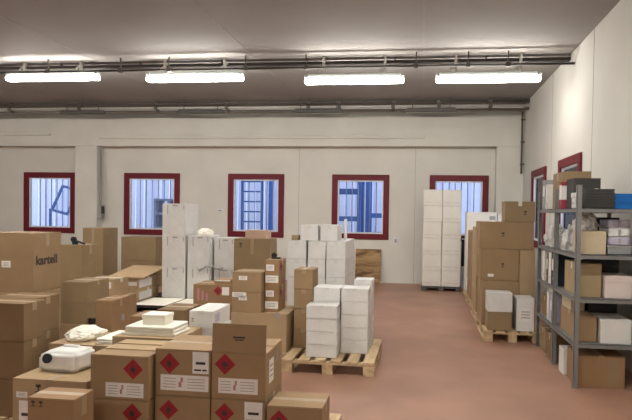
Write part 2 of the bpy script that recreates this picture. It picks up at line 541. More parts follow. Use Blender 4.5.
def carton(label, x0, x1, y0, y1, z0, z1, m='kraft', group=None, rz=0.0, seam='x', tape='tape', flaps=True, name='cardboard_carton', cat='carton', bulge=0.004, open_front=0.0, wrap=False):
    """closed carton: origin at the middle of its base; front towards -y"""
    w, d, h = (x1 - x0) / 2, (y1 - y0) / 2, z1 - z0
    g = .0012
    w -= g
    d -= g
    T = thing(name, label, cat, ((x0 + x1) / 2, (y0 + y1) / 2, z0 + g * .5), rz, group)
    ft = .005 if flaps else 0
    bm = bmesh.new()
    bm_box(bm, -w, w, -d, d, 0, h - ft - g)
    bmesh.ops.subdivide_edges(bm, edges=bm.edges[:], cuts=2, use_grid_fill=True)
    for v in bm.verts:
        c = v.co
        k = bulge * (1 - (abs(c.z - h / 2) / (h / 2)) ** 2)
        if abs(abs(c.x) - w) < 1e-5 and abs(c.y) < d * .9:
            c.x -= math.copysign(k * random.uniform(.2, 1), c.x)
        if abs(abs(c.y) - d) < 1e-5 and abs(c.x) < w * .9:
            c.y -= math.copysign(k * random.uniform(.2, 1), c.y) * .4
    es = [e for e in bm.edges if e.calc_length() > 0 and len(e.link_faces) == 2 and e.calc_face_angle() > 1.2]
    bmesh.ops.bevel(bm, geom=es, offset=.004, segments=1, affect='EDGES')
    obj('body', bm, m, T)
    zt = h - g
    if flaps:
        q = .0025
        if seam == 'x':
            fl = [(-w, w, q, d)] + ([] if open_front else [(-w, w, -d, -q)])
        else:
            fl = [(-w, -q, -d, d), (q, w, -d, d)]
        for f in fl:
            box_obj('flap', m, T, f[0], f[1], f[2], f[3], zt - ft, zt, .0015)
    if open_front:
        bm = bmesh.new()
        bm_box(bm, -w, w, -.002, .002, 0, open_front, .001)
        obj('open_flap', bm, m, T, (0, -d + .003, zt - ft), (math.radians(-4), 0, 0))
    if tape and flaps:
        tw = min(.025, w * .25)
        bm = bmesh.new()
        if seam == 'x' and not open_front:
            bm_box(bm, -w - .0008, w + .0008, -tw, tw, zt - .002, zt + .0004)
            for s in (-1, 1):
                bm_box(bm, s * w - .0009, s * w + .0009, -tw, tw, zt - h * .22, zt - .002)
            obj('tape', bm, tape, T)
        elif seam == 'y':
            bm_box(bm, -tw, tw, -d - .0008, d + .0008, zt - .002, zt + .0004)
            for s in (-1, 1):
                bm_box(bm, -tw, tw, s * d - .0009, s * d + .0009, zt - h * .22, zt - .002)
            obj('tape', bm, tape, T)
        else:
            bm.free()
    T['_w'], T['_d'], T['_h'] = w, d, h
    return T
def dims(T):
    return T['_w'], T['_d'], T['_h']
def done(T):
    for k in ('_w', '_d', '_h'):
        if k in T:
            del T[k]

def mark(T, x, z, s, m='ink', y=None):
    """small printed symbol on the front face: an upright arrow pair over a bar"""
    w, d, h = dims(T)
    y = -d
    bm = bmesh.new()
    bm_box(bm, x - s * .5, x + s * .5, y - .001, y, z - s * .6, z - s * .45)
    bm_box(bm, x - s * .1, x + s * .1, y - .001, y, z - s * .4, z + s * .3)
    bm_box(bm, x - s * .35, x + s * .35, y - .001, y, z + s * .1, z + s * .5)
    return obj('printed_symbol', bm, m, T)

def rnd(o=1):
    return random.uniform(-o, o)

# --- front block: hazard cartons on two pallets
pallet(-2.19, -1.36, 3.40, 4.40, .12, 'wooden pallet under the two front hazard cartons with red diamonds, its deck hidden by them')
pallet(-1.352, -.59, 3.40, 4.20, .12, 'wooden pallet under the near hazard cartons with an open flap')
G = 'brown hazard cartons at the front'
def hazard(label, x0, x1, y0, z0, z1, d=.42, dx=.5, dz=.70, r=.066, lab=(.2, .9, .06, .36), top=None, side=False, **kw):
    T = carton(label, x0, x1, y0, y0 + d, z0, z1, kw.pop('m', 'kraft_deep'), G, **kw)
    w, dd, h = dims(T)
    X = lambda f: -w + 2 * w * f
    diamond(T, X(dx), h * dz, r, -dd)
    if lab:
        printed_label(T, X(lab[0]), X(lab[1]), h * lab[2], h * lab[3], -dd)
    if top:
        printed_label(T, X(top[0]), X(top[1]), h * top[2], h * top[3], -dd, 't')
    if side:
        printed_label(T, -dd * .6, -dd * .1, h * .28, h * .78, w, 'h', axis='x')
        box = bmesh.new()
        bm_box(box, w, w + .001, dd * .25, dd * .45, h * .6, h * .85)
        obj('printed_symbol', box, 'ink_soft', T)
    done(T)
    return T
hazard('brown hazard carton below the front left one of the red diamond row', -2.152, -1.748, 3.42, .12, .41, dx=.73, dz=.70, r=.068)
hazard('brown hazard carton leftmost of the red diamond row, topped with pale folded sheets', -2.152, -1.748, 3.42, .41, .70, dx=.74, dz=.70, r=.068, lab=(.27, .92, .06, .38))
hazard('brown hazard carton under the middle one of the red diamond row', -1.738, -1.358, 3.49, .12, .43, dx=.25)
hazard('middle brown hazard carton of the front row, with a square and a wide white label', -1.738, -1.358, 3.49, .43, .74, dx=.26, dz=.69, r=.07, lab=(.1, .97, .12, .45), top=(.68, .97, .50, .96))
hazard('brown hazard carton under the open flapped one, square label at its upper right', -1.352, -.987, 3.49, .12, .43, dx=.25, dz=.7, lab=None, top=(.62, .95, .5, .96))
hz = hazard('brown hazard carton with an upright open top flap at the front right', -1.352, -.987, 3.49, .43, .74, dx=.25, dz=.73, r=.07, lab=(.13, .86, .12, .44), side=True, open_front=.185)
fl = [c for c in hz.children if c.name.startswith('open_flap')][0]
hazard('low brown hazard carton at the front right with its pale top in view', -.958, -.602, 3.42, .12, .43, d=.29, dx=.22, dz=.72, r=.06, lab=None)
bm = bmesh.new()
bm_box(bm, -.04, .04, -.0012, .0004, .092, .104)
bm_box(bm, -.03, .03, -.0012, .0004, .078, .086)
obj('printed_text', bm, 'ink', fl, (0, -.0022, 0))

# flattened sheets and foam behind the front row
T = carton('brown carton behind the front left hazard carton, carrying white foam sheets', -2.30, -1.78, 3.93, 4.39, .12, .70, 'kraft_pale')
done(T)
for i, (a, b) in enumerate(((3.55, 3.70), (3.71, 3.85))):
    t = thing('cardboard_sheet', 'flat pale cardboard strip on the front left hazard carton, ' + ('nearer of two' if i == 0 else 'farther of two'), 'cardboard', (-1.95, (a + b) / 2, .7005))
    box_obj('sheet', 'kraft_pale', t, -.185, .185, -.06, .06, 0, .006, .001)
for i in range(3):
    t = bpy.data.objects.new('foam_sheet', None)
    COL.objects.link(t)
    t.location = (-2.04, 4.12, .7005)
    tag(t, 'white foam sheet behind the front hazard cartons, %s of three under a small box' % ('lowest', 'middle', 'topmost')[i], 'foam', 'white foam sheets behind the hazard cartons')
    box_obj('sheet', 'foam', t, -.205 + i * .01 + rnd(.01), .205 - i * .008 + rnd(.01), -.13 + rnd(.01), .14 + rnd(.01), i * .024, i * .024 + .022, .006)
t = thing('white_box', 'small white box lying on the white foam sheets', 'box', (-2.03, 4.12, .773))
bm = bmesh.new()
bm_box(bm, -.09, .09, -.075, .075, 0, .06, .004)
obj('body', bm, 'foam', t)
box_obj('lid', 'foam', t, -.094, .094, -.079, .079, .05, .078, .004)

# --- front left corner
T = carton('wide brown carton under the white jerrycan, its taped top in view', -2.74, -2.20, 3.46, 3.92, 0, .50, 'kraft_pale', seam='y')
w, d, h = dims(T)
printed_label(T, -w + .03, -w + .11, h - .13, h - .09, -d, 'h')
printed_label(T, -w + .05, -w + .14, h - .33, h - .15, -d, 't')
mark(T, -w + .19, h - .06, .05)
done(T)
T = carton('narrow brown carton standing in the lower left foreground', -2.281, -1.986, 3.0, 3.20, 0, .545, 'kraft_red')
w, d, h = dims(T)
for x in (-.11, -.06):
    mark(T, x, h - .035, .03)
done(T)

def jerrycan():
    J = thing('jerrycan', 'white plastic jerrycan with a black cap lying on a brown carton', 'jerrycan', (-2.53, 3.73, .5015), math.radians(-6))
    bm = bmesh.new()
    bm_box(bm, -.165, .165, -.11, .11, 0, .145)
    bmesh.ops.subdivide_edges(bm, edges=bm.edges[:], cuts=3, use_grid_fill=True)
    for v in bm.verts:
        if v.co.x < -.08:
            k = (-.08 - v.co.x) / .085
            v.co.z = v.co.z * (1 - .30 * k)
            v.co.y *= 1 - .18 * k
    es = [e for e in bm.edges if len(e.link_faces) == 2 and e.calc_face_angle() > .9]
    bmesh.ops.bevel(bm, geom=es, offset=.02, segments=3, affect='EDGES')
    obj('body', bm, 'jerry', J, smooth=True)
    bm = bmesh.new()
    bm_cyl(bm, (-.055, -.085, .090), (-.055, -.113, .096), .030, 20)
    nk = obj('neck', bm, 'jerry', J, smooth=True)
    bm = bmesh.new()
    bm_cyl(bm, (-.055, -.112, .096), (-.055, -.128, .10), .034, 20)
    obj('cap', bm, 'black', nk)['label'] = 'black screw cap'
    bm = bmesh.new()
    for a, b in (((-.06, .05, .13), (-.05, .05, .152)), ((.07, .05, .13), (.06, .05, .152)), ((-.055, .05, .15), (.065, .05, .15))):
        bm_cyl(bm, a, b, .013, 10)
    obj('handle', bm, 'jerry', J, smooth=True)
jerrycan()

# --- left stacks
GL = 'brown cartons stacked at the left edge'
for i, nm in enumerate(('lowest', 'middle', 'topmost')):
    z = .053 + i * .29
    if i == 0:
        pallet(-3.40, -2.98, 3.88, 4.48, .05, 'low wooden base under the near left carton stack', nb=3)
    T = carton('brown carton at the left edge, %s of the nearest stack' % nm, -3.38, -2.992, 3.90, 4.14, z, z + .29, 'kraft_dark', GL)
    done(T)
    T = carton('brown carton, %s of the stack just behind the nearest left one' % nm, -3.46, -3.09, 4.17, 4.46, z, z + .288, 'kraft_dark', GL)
    w, d, h = dims(T)
    if i == 1:
        printed_label(T, w - .15, w - .07, .02, .14, -d, 'h')
        printed_label(T, w - .13, w - .05, .17, .24, -d, None)
    else:
        mark(T, w - .07, h - .12, .05)
    done(T)
for i, nm in enumerate(('lower', 'upper')):
    T = carton('big brown carton, %s of two beneath the big lettered carton' % nm, -4.05, -3.593, 4.8, 5.21, i * .428, (i + 1) * .428, 'kraft_pale', GL)
    done(T)
T = carton('big brown carton with bold dark lettering on its side, at the far left', -4.05, -3.593, 4.8, 5.21, .856, 1.417, 'kraft', None)
w, d, h = dims(T)
printed_label(T, -.09, .0, h * .42, h * .53, -d, 'h')
printed_label(T, -.15, -.12, h * .78, h * .84, -d, None)
mark(T, -.17, h * .47, .06, 'ink_soft')
mark(T, -.17, h * .60, .05, 'ink_soft')
tc = bpy.data.curves.new('lettering', 'FONT')
tc.body = 'kartell'
tc.size = .122
tc.extrude = .0006
tc.offset = .003
tc.align_x = 'CENTER'
tc.align_y = 'CENTER'
to = bpy.data.objects.new('lettering', tc)
COL.objects.link(to)
dg = bpy.context.evaluated_depsgraph_get()
me = bpy.data.meshes.new_from_object(to.evaluated_get(dg))
bpy.data.objects.remove(to)
me.materials.clear()
me.materials.append(M['ink'])
lt = bpy.data.objects.new('printed_lettering', me)
COL.objects.link(lt)
lt.parent = T
lt.rotation_euler = (math.radians(90), 0, math.radians(90))
lt.location = (w + .0008, -.01, h * .53)
lt['label'] = 'dark printed lettering'
done(T)

T = carton('wide brown carton on the floor right of the lettered carton stack', -3.575, -3.16, 5.18, 5.66, 0, .50, 'kraft_pale')
done(T)
for i, nm in enumerate(('lower', 'upper')):
    T = carton('brown carton right of the big lettered carton, %s of two' % nm, -3.575, -3.31, 5.2, 5.6, .50 + i * .21, .50 + (i + 1) * .21, 'kraft_olive')
    done(T)
t = thing('dark_hole_disc', 'black disc for a dark hole, on the wide carton right of the lettered carton stack', 'tape', (-3.262, 5.25, .501))  # added black disc, stands in for a dark hole among the cartons
bm = bmesh.new()
bm_cyl(bm, (0, 0, 0), (0, 0, .06), .05, 20)
obj('roll', bm, 'black', t)
bm = bmesh.new()
bm_cyl(bm, (0, 0, .0601), (0, 0, .062), .035, 20)
obj('disc_centre', bm, 'kraft_dark', t)

T = carton('brown carton beneath the crumpled white plastic bag', -2.95, -2.32, 4.12, 4.6, 0, .575, 'kraft_pale')
done(T)
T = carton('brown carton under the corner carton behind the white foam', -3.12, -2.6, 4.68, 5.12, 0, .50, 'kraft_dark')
done(T)
T = carton('reddish brown carton standing behind the crumpled white bag', -2.91, -2.75, 4.70, 5.01, .50, .835, 'kraft_red')
w, d, h = dims(T)
bm = bmesh.new()
bm_box(bm, w, w + .001, .0, .06, .12, .18)
obj('hand_hole', bm, 'ink_soft', T)
done(T)

def crumple(name, label, cat, loc, sx, sy, sz, m, seed, group=None, amp=.35, rough=2.4):
    bm = bmesh.new()
    bmesh.ops.create_icosphere(bm, subdivisions=4, radius=1)
    off = Vector((seed * 7.3, seed * 3.1, seed * 1.7))
    for v in bm.verts:
        p = v.co.copy()
        k = 1 + amp * noise.noise(p * rough + off) + amp * .5 * noise.noise(p * rough * 2.6 + off)
        q = p * k
        z = (q.z + .55) / 1.55
        v.co = Vector((q.x * sx, q.y * sy, max(0, z) * sz))
    o = obj(name, bm, m, None, loc)
    return tag(o, label, cat, group)
crumple('plastic_bag', 'crumpled white plastic bag on a brown carton behind the jerrycan', 'bag', (-2.77, 4.34, .576), .14, .16, .10, 'foam', 3, amp=.2, rough=1.8)
for i in range(3):
    t = thing('foam_sheet', 'loose pale sheet lying right of the crumpled white bag, %s of three' % ('lowest', 'middle', 'topmost')[i], 'foam', (-2.46, 4.3, .5755), 0, 'loose pale sheets')
    box_obj('sheet', 'foam', t, -.10 + rnd(.01), .12 + rnd(.01), -.15 + rnd(.01), .2 + rnd(.01), i * .016, i * .016 + .012, .003)

T = carton('brown carton beneath the plastic wrapped one with white labels', -4.2, -3.72, 6.45, 6.95, 0, .56, 'kraft')
done(T)
T = carton('pale brown carton wrapped in film with small white labels, behind the left stacks', -4.137, -3.78, 6.5, 6.85, .56, .785, 'kraft_pale', tape='clear_tape')
w, d, h = dims(T)
printed_label(T, -.08, .0, .05, .10, -d, 'h')
printed_label(T, .03, .14, .11, .19, -d, None)
mark(T, -.03, .16, .06)
done(T)
for i, nm in enumerate(('lower', 'upper')):
    T = carton('brown carton behind the big lettered carton, %s of two' % nm, -4.85, -4.53, 7.0, 7.4, i * .582, (i + 1) * .582, 'kraft_olive')
    done(T)
t = thing('tape_gun', 'black tape gun lying on the carton behind the big lettered one', 'tape gun', (-4.64, 7.1, 1.166))
bm = bmesh.new()
bm_cyl(bm, (-.075, -.02, .07), (-.075, .02, .07), .035, 16)
obj('roll', bm, 'black', t)
bm = bmesh.new()
bm_box(bm, -.09, -.02, -.022, .022, 0, .05, .006)
bm_cyl(bm, (-.03, 0, .045), (.085, 0, .012), .014, 10)
obj('handle', bm, 'black', t)

T = carton('tall upright brown carton left of the second window', -6.46, -6.042, 10.0, 10.52, 0, 1.29, 'kraft_olive', seam='y')
done(T)
for i, nm in enumerate(('lower', 'upper')):
    T = carton('wide brown carton below the second window, %s of two' % nm, -6.53, -5.73, 11.5, 12.1, i * .53, (i + 1) * .53, 'kraft_olive')
    done(T)

# --- white tall cartons on dark pallets
PB = ('charcoal', 'charcoal')
pallet(-5.20, -4.07, 8.5, 9.95, .12, 'black plastic pallet under the tallest white carton stack', nb=7, mats=PB, name='plastic_pallet')
pallet(-4.06, -3.22, 8.5, 9.95, .12, 'black plastic pallet under the shorter white carton stacks', mats=PB, name='plastic_pallet')
t = thing('slip_sheet', 'white slip sheet covering the black pallet before the tall white cartons', 'sheet', (-4.35, 8.9, .1205))
box_obj('sheet', 'foam', t, -.30, .27, -.4, .36, 0, .006, .001)
t2 = thing('slip_sheet', 'white slip sheet on the black pallet before the shorter white cartons', 'sheet', (-3.68, 8.9, .1205))
box_obj('sheet', 'foam', t2, -.36, .3, -.39, .36, 0, .006, .001)
def white_tall(label, x0, x1, y0, y1, z0, z1):
    T = carton(label, x0, x1, y0, y1, z0, z1, 'white_wrap', 'tall white cartons', tape='clear_tape', seam='y')
    w, d, h = dims(T)
    for x0_, x1_, drop in ((-w + .09, -w + .105, .16), (-.02, .07, .02), (w - .035, w - .02, .07)):
        box_obj('strap_mark', 'metal_grey', T, x0_, x1_, -d - .0012, -d + .001, h - .03 - drop, h - .025)
    done(T)
for i, nm in enumerate(('lowest', 'middle', 'topmost')):
    white_tall('large white carton, %s of the tallest white stack before the second window' % nm, -4.511, -4.091, 9.28, 9.85, .12 + i * .55, .12 + (i + 1) * .55)
for i, nm in enumerate(('lower', 'upper')):
    white_tall('large white carton, %s of the stack right of the tallest white one' % nm, -4.055, -3.66, 9.3, 9.8, .12 + i * .55, .12 + (i + 1) * .55)
    white_tall('large white carton, %s of the stack beside the large brown carton' % nm, -3.62, -3.265, 9.42, 9.9, .12 + i * .53, .12 + (i + 1) * .53)
crumple('plastic_bag', 'crumpled white bag on top of the second white carton stack', 'bag', (-3.83, 9.55, 1.221), .13, .14, .12, 'foam', 9, amp=.2, rough=1.8)
t = thing('pole_stand', 'thin dark grey pole with a crossbar standing before the white cartons', 'stand', (-3.58, 9.2, .127))
box_obj('base', 'metal_dark', t, -.12, .12, -.08, .08, 0, .03, .005)
bm = bmesh.new()
bm_cyl(bm, (0, 0, .03), (0, 0, 1.06), .014, 10)
obj('pole', bm, 'metal_grey', t, smooth=True)
bm = bmesh.new()
bm_cyl(bm, (-.22, 0, .5), (-.1, 0, .58), .02, 8)
bm_cyl(bm, (-.1, 0, .58), (.05, 0, .57), .025, 8)
bm_cyl(bm, (.05, 0, .57), (.2, 0, .54), .035, 8)
obj('crossbar', bm, 'metal_grey', t, smooth=True)

# --- flat opened cartons with film beside the white stack
GF = 'flat film wrapped cartons'
for i, nm in enumerate(('lower', 'upper')):
    T = carton('flat film wrapped brown carton on the black pallet, %s of two' % nm, -5.14, -4.674, 8.75, 9.5, .12 + i * .2, .12 + (i + 1) * .2, 'kraft_pale', GF, bulge=.02, tape='clear_tape')
    w, d, h = dims(T)
    box_obj('film_band', 'clear_tape', T, -w * .9, w * .95, -d - .003, -d + .002, .07, .13)
    box_obj('film_band', 'plastic_bag', T, w - .002, w + .004, -d * .85, d * .3, .03, .16)
    done(T)
T = carton('small brown carton propping up the loose tilted cardboard sheet', -5.05, -4.70, 9.12, 9.48, .52, .573, 'kraft_pale')
done(T)
t = thing('cardboard_sheet', 'loose cardboard sheet tilted over the flat film wrapped cartons', 'cardboard', (-4.88, 8.70, .528))
bm = bmesh.new()
bm_box(bm, -.30, .34, 0, .86, 0, .012, .002)
bm_box(bm, -.30, .34, -.002, .01, -.02, .012, .002)
o = obj('panel', bm, 'kraft_pale', t, rot=(math.radians(7.5), 0, 0))

# --- middle brown stack
pallet(-2.10, -1.44, 5.9, 6.62, .12, 'wooden pallet under the labelled carton stack left of the low white packs')
T = carton('wide brown carton at the bottom of the labelled carton stack', -2.08, -1.45, 5.93, 6.5, .12, .54, 'kraft_pale')
w, d, h = dims(T)
bm = bmesh.new()
bm_cyl(bm, (w - .10, -d - .001, h - .02), (w - .10, -d + .003, h - .02), .03, 16)
obj('tape_ring', bm, 'ink_soft', T)
done(T)
GM = 'labelled brown cartons in the middle stack'
for i, nm in enumerate(('lower', 'upper')):
    z = .54 + i * .2225
    T = carton('brown carton with a small white label, %s of two on the wide brown carton' % nm, -2.077, -1.745, 5.95, 6.3, z, z + .2225, 'kraft', GM)
    w, d, h = dims(T)
    printed_label(T, -w + .075, -w + .17, h * .6, h * .8, -d, 'h')
    if i == 0:
        printed_label(T, -w + .0, -w + .16, h * .75, h * .99, -d, 'h')
    done(T)
    z = .54 + i * .2885
    T = carton('tall narrow carton with white labels and red print, %s of two' % nm, -1.738, -1.573, 6.05, 6.36, z, z + .2885, 'kraft_red', GM)
    w, d, h = dims(T)
    diamond(T, .03 - .1, h * .72, .055, w, 'x')
    printed_label(T, -w * .9, w * .9, h * .12, h * .4, -d, 'h')
    printed_label(T, -w * .8, w * .3, h * .58, h * .82, -d, 'h')
    done(T)
t = thing('tape_gun', 'small black tape dispenser on the tall narrow labelled carton', 'tape gun', (-1.655, 6.22, 1.118))
bm = bmesh.new()
bm_cyl(bm, (-.02, -.02, .04), (-.02, .02, .04), .03, 14)
obj('roll', bm, 'black', t)
box_obj('base', 'black', t, -.05, .05, -.025, .025, 0, .018, .004)
T = carton('brown carton beneath the red marked carton behind the white box', -2.82, -2.29, 6.58, 7.05, 0, .495, 'kraft_dark')
done(T)
T = carton('brown carton with red print and a red diamond behind the white box', -2.8, -2.303, 6.6, 7.0, .495, .745, 'kraft_red')
w, d, h = dims(T)
diamond(T, .07, h * .70, .06, -d)
printed_label(T, .12, .21, h * .5, h * .9, -d, None)
for i in range(3):
    box_obj('red_print', 'ink_pink', T, -w + .05 + i * .055, -w + .08 + i * .055, -d - .001, -d + .001, .05, .2 - .03 * i)
done(T)
T = carton('thin pale box lying on the carton with red print', -2.56, -2.346, 6.68, 6.95, .745, .80, 'kraft_red')
w, d, h = dims(T)
printed_label(T, -w * .9, w * .9, h * .65, h * .97, -d, None)
done(T)

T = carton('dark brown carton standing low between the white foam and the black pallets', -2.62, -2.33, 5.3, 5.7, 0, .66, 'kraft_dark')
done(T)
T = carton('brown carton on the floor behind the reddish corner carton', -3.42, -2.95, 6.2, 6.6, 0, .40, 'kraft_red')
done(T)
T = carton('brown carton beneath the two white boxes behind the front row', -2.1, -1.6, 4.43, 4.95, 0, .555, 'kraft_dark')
done(T)
for i, nm in enumerate(('lower', 'upper')):
    dx = .014 * i
    T = carton('white oblong box behind the front hazard cartons, %s of two' % nm, -1.912 - dx, -1.704 - dx, 4.46, 4.88, .555 + .112 * i, .667 + .148 * i, 'white_box', tape='clear_tape', seam='y', name='white_box', cat='box')
    w, d, h = dims(T)
    mark(T, -w + .03, h * .5, .03, 'ink_soft')
    if i == 1:
        printed_label(T, -d * .8, -d * .2, h * .25, h * .8, w, 'h', 'lilac', axis='x')
    done(T)

pallet(-3.0, -2.2, 8.45, 9.25, .14, 'wooden pallet under the large upright brown carton')
T = carton('large upright brown carton below the third window', -2.946, -2.356, 8.5, 8.9, .14, 1.225, 'kraft_olive', seam='y')
w, d, h = dims(T)
mark(T, -w + .11, h - .1, .06)
mark(T, w * .1, h * .55, .05, 'ink_soft')
done(T)
T = carton('pinkish box on top of the large brown carton below the third window', -2.78, -2.44, 8.55, 8.85, 1.225, 1.36, 'pinkish', tape='clear_tape')
done(T)

# --- centre pallet with white packs
pallet(-1.42, -.466, 5.60, 6.70, .14, 'wooden pallet with low white packs in the middle of the floor', nb=6)
ORD = ['lowest', 'second from bottom', 'third from bottom', 'second from top', 'topmost']
def pack_stack(n, h, x0, x1, y0, y1, z0, text, m='white_wrap', group='white packs on the centre pallet', jit=.004, tape='clear_tape', seam='y', name='white_pack', cat='pack'):
    names = {4: ['lowest', 'second from bottom', 'second from top', 'topmost'], 5: ORD,
             6: ['lowest', 'second from bottom', 'third from bottom', 'third from top', 'second from top', 'topmost'],
             3: ['lowest', 'middle', 'topmost'], 2: ['lower', 'upper'], 1: ['single']}[n]
    out = []
    for i in range(n):
        dx, dy = rnd(jit), rnd(jit)
        T = carton(text % names[i], x0 + dx, x1 + dx, y0 + dy, y1 + dy, z0 + i * h, z0 + (i + 1) * h, m, group, tape=tape, seam=seam, bulge=.006, name=name, cat=cat)
        out.append(T)
    return out
for i, T in enumerate(pack_stack(4, .136, -1.192, -.865, 5.72, 5.93, .14, 'white pack, %s of the shortest pile at the pallet front')):
    done(T)
for T in pack_stack(5, .14, -.862, -.566, 5.95, 6.24, .14, 'white pack, %s of the right hand pile on the centre pallet'):
    done(T)
for T in pack_stack(5, .14, -1.165, -.875, 5.95, 6.24, .14, 'white pack, %s of the pile behind the shortest one'):
    done(T)
for T in pack_stack(5, .15, -.77, -.56, 6.32, 6.62, .14, 'white pack, %s of the rear right pile on the centre pallet'):
    w, d, h = dims(T)
    printed_label(T, -d * .7, -d * .3, h * .2, h * .7, w, None, axis='x')
    done(T)
for T in pack_stack(4, .219, -1.415, -1.20, 6.1, 6.42, .14, 'narrow brown carton, %s of the column beside the white packs', 'kraft', 'narrow brown cartons in a column', tape='tape', name='cardboard_carton', cat='carton'):
    done(T)

# --- big white stack behind
pallet(-1.75, -.93, 6.95, 7.97, .14, 'wooden pallet under the big white cube stack', nb=5)
GW = 'white cube cartons of the big stack'
cols = [('left', -1.714, -1.468), ('middle', -1.450, -1.222), ('right', -1.212, -.964)]
for nm, a, b in cols:
    ys = [(7.0, 7.46, 'front'), (7.465, 7.92, 'rear')] if nm == 'right' else [(7.0, 7.92, 'front')]
    for y0, y1, fr in ys:
        for T in pack_stack(5, .23, a, b, y0, y1, .14, 'white carton, %s, in the ' + ('%s %s column of the big white stack' % (fr, nm)), 'white_wrap', GW, .003, name='white_carton', cat='carton'):
            done(T)
T = carton('white carton on top of the big white stack, left of the pair', -1.564, -1.33, 7.05, 7.4, 1.29, 1.49, 'white_wrap', GW, tape='clear_tape', seam='y', name='white_carton')
done(T)
T = carton('white carton on top of the big white stack, right of the pair', -1.30, -1.075, 7.05, 7.4, 1.29, 1.495, 'white_wrap', GW, tape='clear_tape', seam='y', name='white_carton')
done(T)
T = carton('tiny tan box at the left of the two cartons topping the white stack', -1.685, -1.59, 7.08, 7.2, 1.29, 1.355, 'kraft_olive')
done(T)
t = thing('cardboard_tube', 'thin white tube standing on the big white stack before the fourth window', 'tube', (-1.045, 7.55, 1.2905))
bm = bmesh.new()
bm_cyl(bm, (0, 0, 0), (0, 0, .27), .022, 16)
obj('tube', bm, 'white_box', t, smooth=True)
bm = bmesh.new()
bm_cyl(bm, (0, 0, .27), (0, 0, .278), .024, 16)
obj('end_cap', bm, 'foam', t)

# --- plywood at the wall
t = thing('plywood_panel', 'square plywood sheet leaning on the far wall below the fourth window', 'plywood', (-1.28, D - .17, .012))
bm = bmesh.new()
bm_box(bm, -.30, .30, -.012, .012, 0, .80, .003)
obj('sheet', bm, 'osb', t, rot=(math.radians(-9.5), 0, 0))

# --- far white stack
pallet(-.01, .83, 12.18, 12.98, .10, 'dark pallet under the tall far white stack', mats=('metal_dark', 'metal_dark'), name='plastic_pallet')
GQ = 'cream white cartons of the tall far stack'
for nm, a, b in (('left', .005, .405), ('right', .412, .814)):
    for i, T in enumerate(pack_stack(6, .348, a, b, 12.2, 12.8, .10, 'cream white carton, %s, in the ' + nm + ' column of the tall far stack', 'white_cream', GQ, .005, name='white_carton', cat='carton')):
        w, d, h = dims(T)
        box_obj('printed_band', 'band_pale', T, -w * .8, w * .8, -d - .001, -d + .001, h * .16, h * .24)
        done(T)
t = thing('upright_panel', 'narrow white panel with a black strip beside the tall far stack', 'panel', (.95, 12.75, 0))
box_obj('board', 'white_frame', t, -.08, .10, -.02, .02, 0, 1.12, .004)
box_obj('strip', 'black', t, -.085, -.02, -.03, -.02, .5, 1.1, .003)

# --- right hand row of pallets
pallet(.82, 1.55, 7.45, 8.62, .14, 'wooden pallet in front of the right carton row by the shelving')
pallet(.83, 1.60, 8.75, 9.9, .14, 'wooden pallet second in the right carton row')
pallet(.85, 1.62, 10.0, 11.1, .14, 'wooden pallet third in the right carton row')
pallet(.86, 1.62, 11.25, 12.0, .14, 'wooden pallet under the white cartons at the far end of the right row')
T = carton('brown carton low on the right pallet behind the two small boxes', .82, 1.32, 7.85, 8.5, .14, .755, 'kraft')
done(T)
T = carton('brown carton with a small dark symbol, middle of the right pallet stack', .80, 1.318, 7.88, 8.5, .755, 1.185, 'kraft')
w, d, h = dims(T)
mark(T, .04, h * .5, .05)
printed_label(T, -.16, -.08, .05, .09, -d, None)
done(T)
T = carton('upright brown carton beside the shelving on the right pallet', 1.325, 1.53, 7.88, 8.4, .14, 1.185, 'kraft_pale')
done(T)
T = carton('wide brown carton with a dark symbol, upper level of the right pallet', .785, 1.512, 7.9, 8.5, 1.185, 1.563, 'kraft')
w, d, h = dims(T)
mark(T, -.05, h * .55, .05)
done(T)
T = carton('small brown carton on top of the right pallet stack', 1.131, 1.54, 8.0, 8.35, 1.563, 1.85, 'kraft_olive', seam='y', tape='clear_tape')
w, d, h = dims(T)
mark(T, .07, h * .45, .05)
done(T)
T = carton('small carton with a white upper half at the front of the right pallet', .866, 1.178, 7.5, 7.8, .14, .63, 'kraft_olive', tape='clear_tape')
w, d, h = dims(T)
box_obj('white_wrap', 'white_wrap', T, -w - .002, w + .002, -d - .002, d + .002, h * .5, h + .002, .002)
done(T)
T = carton('small white carton at the front of the right pallet by the shelving', 1.235, 1.46, 7.5, 7.82, .14, .575, 'white_box', tape='clear_tape')
w, d, h = dims(T)
printed_label(T, -w * .7, w * .8, h * .3, h * .7, -d, 'h')
done(T)
for lab, y0, y1, zs, m in (('second', 8.85, 9.6, (.14, .58, 1.02, 1.46), 'kraft_pale'), ('third', 10.1, 10.9, (.14, .55, .96, 1.37), 'kraft')):
    for i, nm in enumerate(('lowest', 'middle', 'topmost')):
        T = carton('brown carton, %s on the %s pallet of the right row' % (nm, lab), .86 if lab == 'third' else .83, 1.5, y0, y1, zs[i], zs[i + 1], m, 'brown cartons along the right row')
        done(T)
for i, nm in enumerate(('lowest', 'middle', 'topmost')):
    T = carton('white carton, %s of the pile below the fifth window' % nm, .87, 1.46, 11.4, 11.9, .14 + i * .525, .14 + (i + 1) * .525, 'white_box', 'white cartons below the fifth window', tape='clear_tape')
    w, d, h = dims(T)
    printed_label(T, w * .5, w * .9, h * .7, h * .85, -d, None, 'grey_tray')
    done(T)
T = carton('narrow tall white carton beside the far right pilaster', 1.475, 1.63, 11.45, 11.85, .14, 1.68, 'white_box', tape='clear_tape')
done(T)

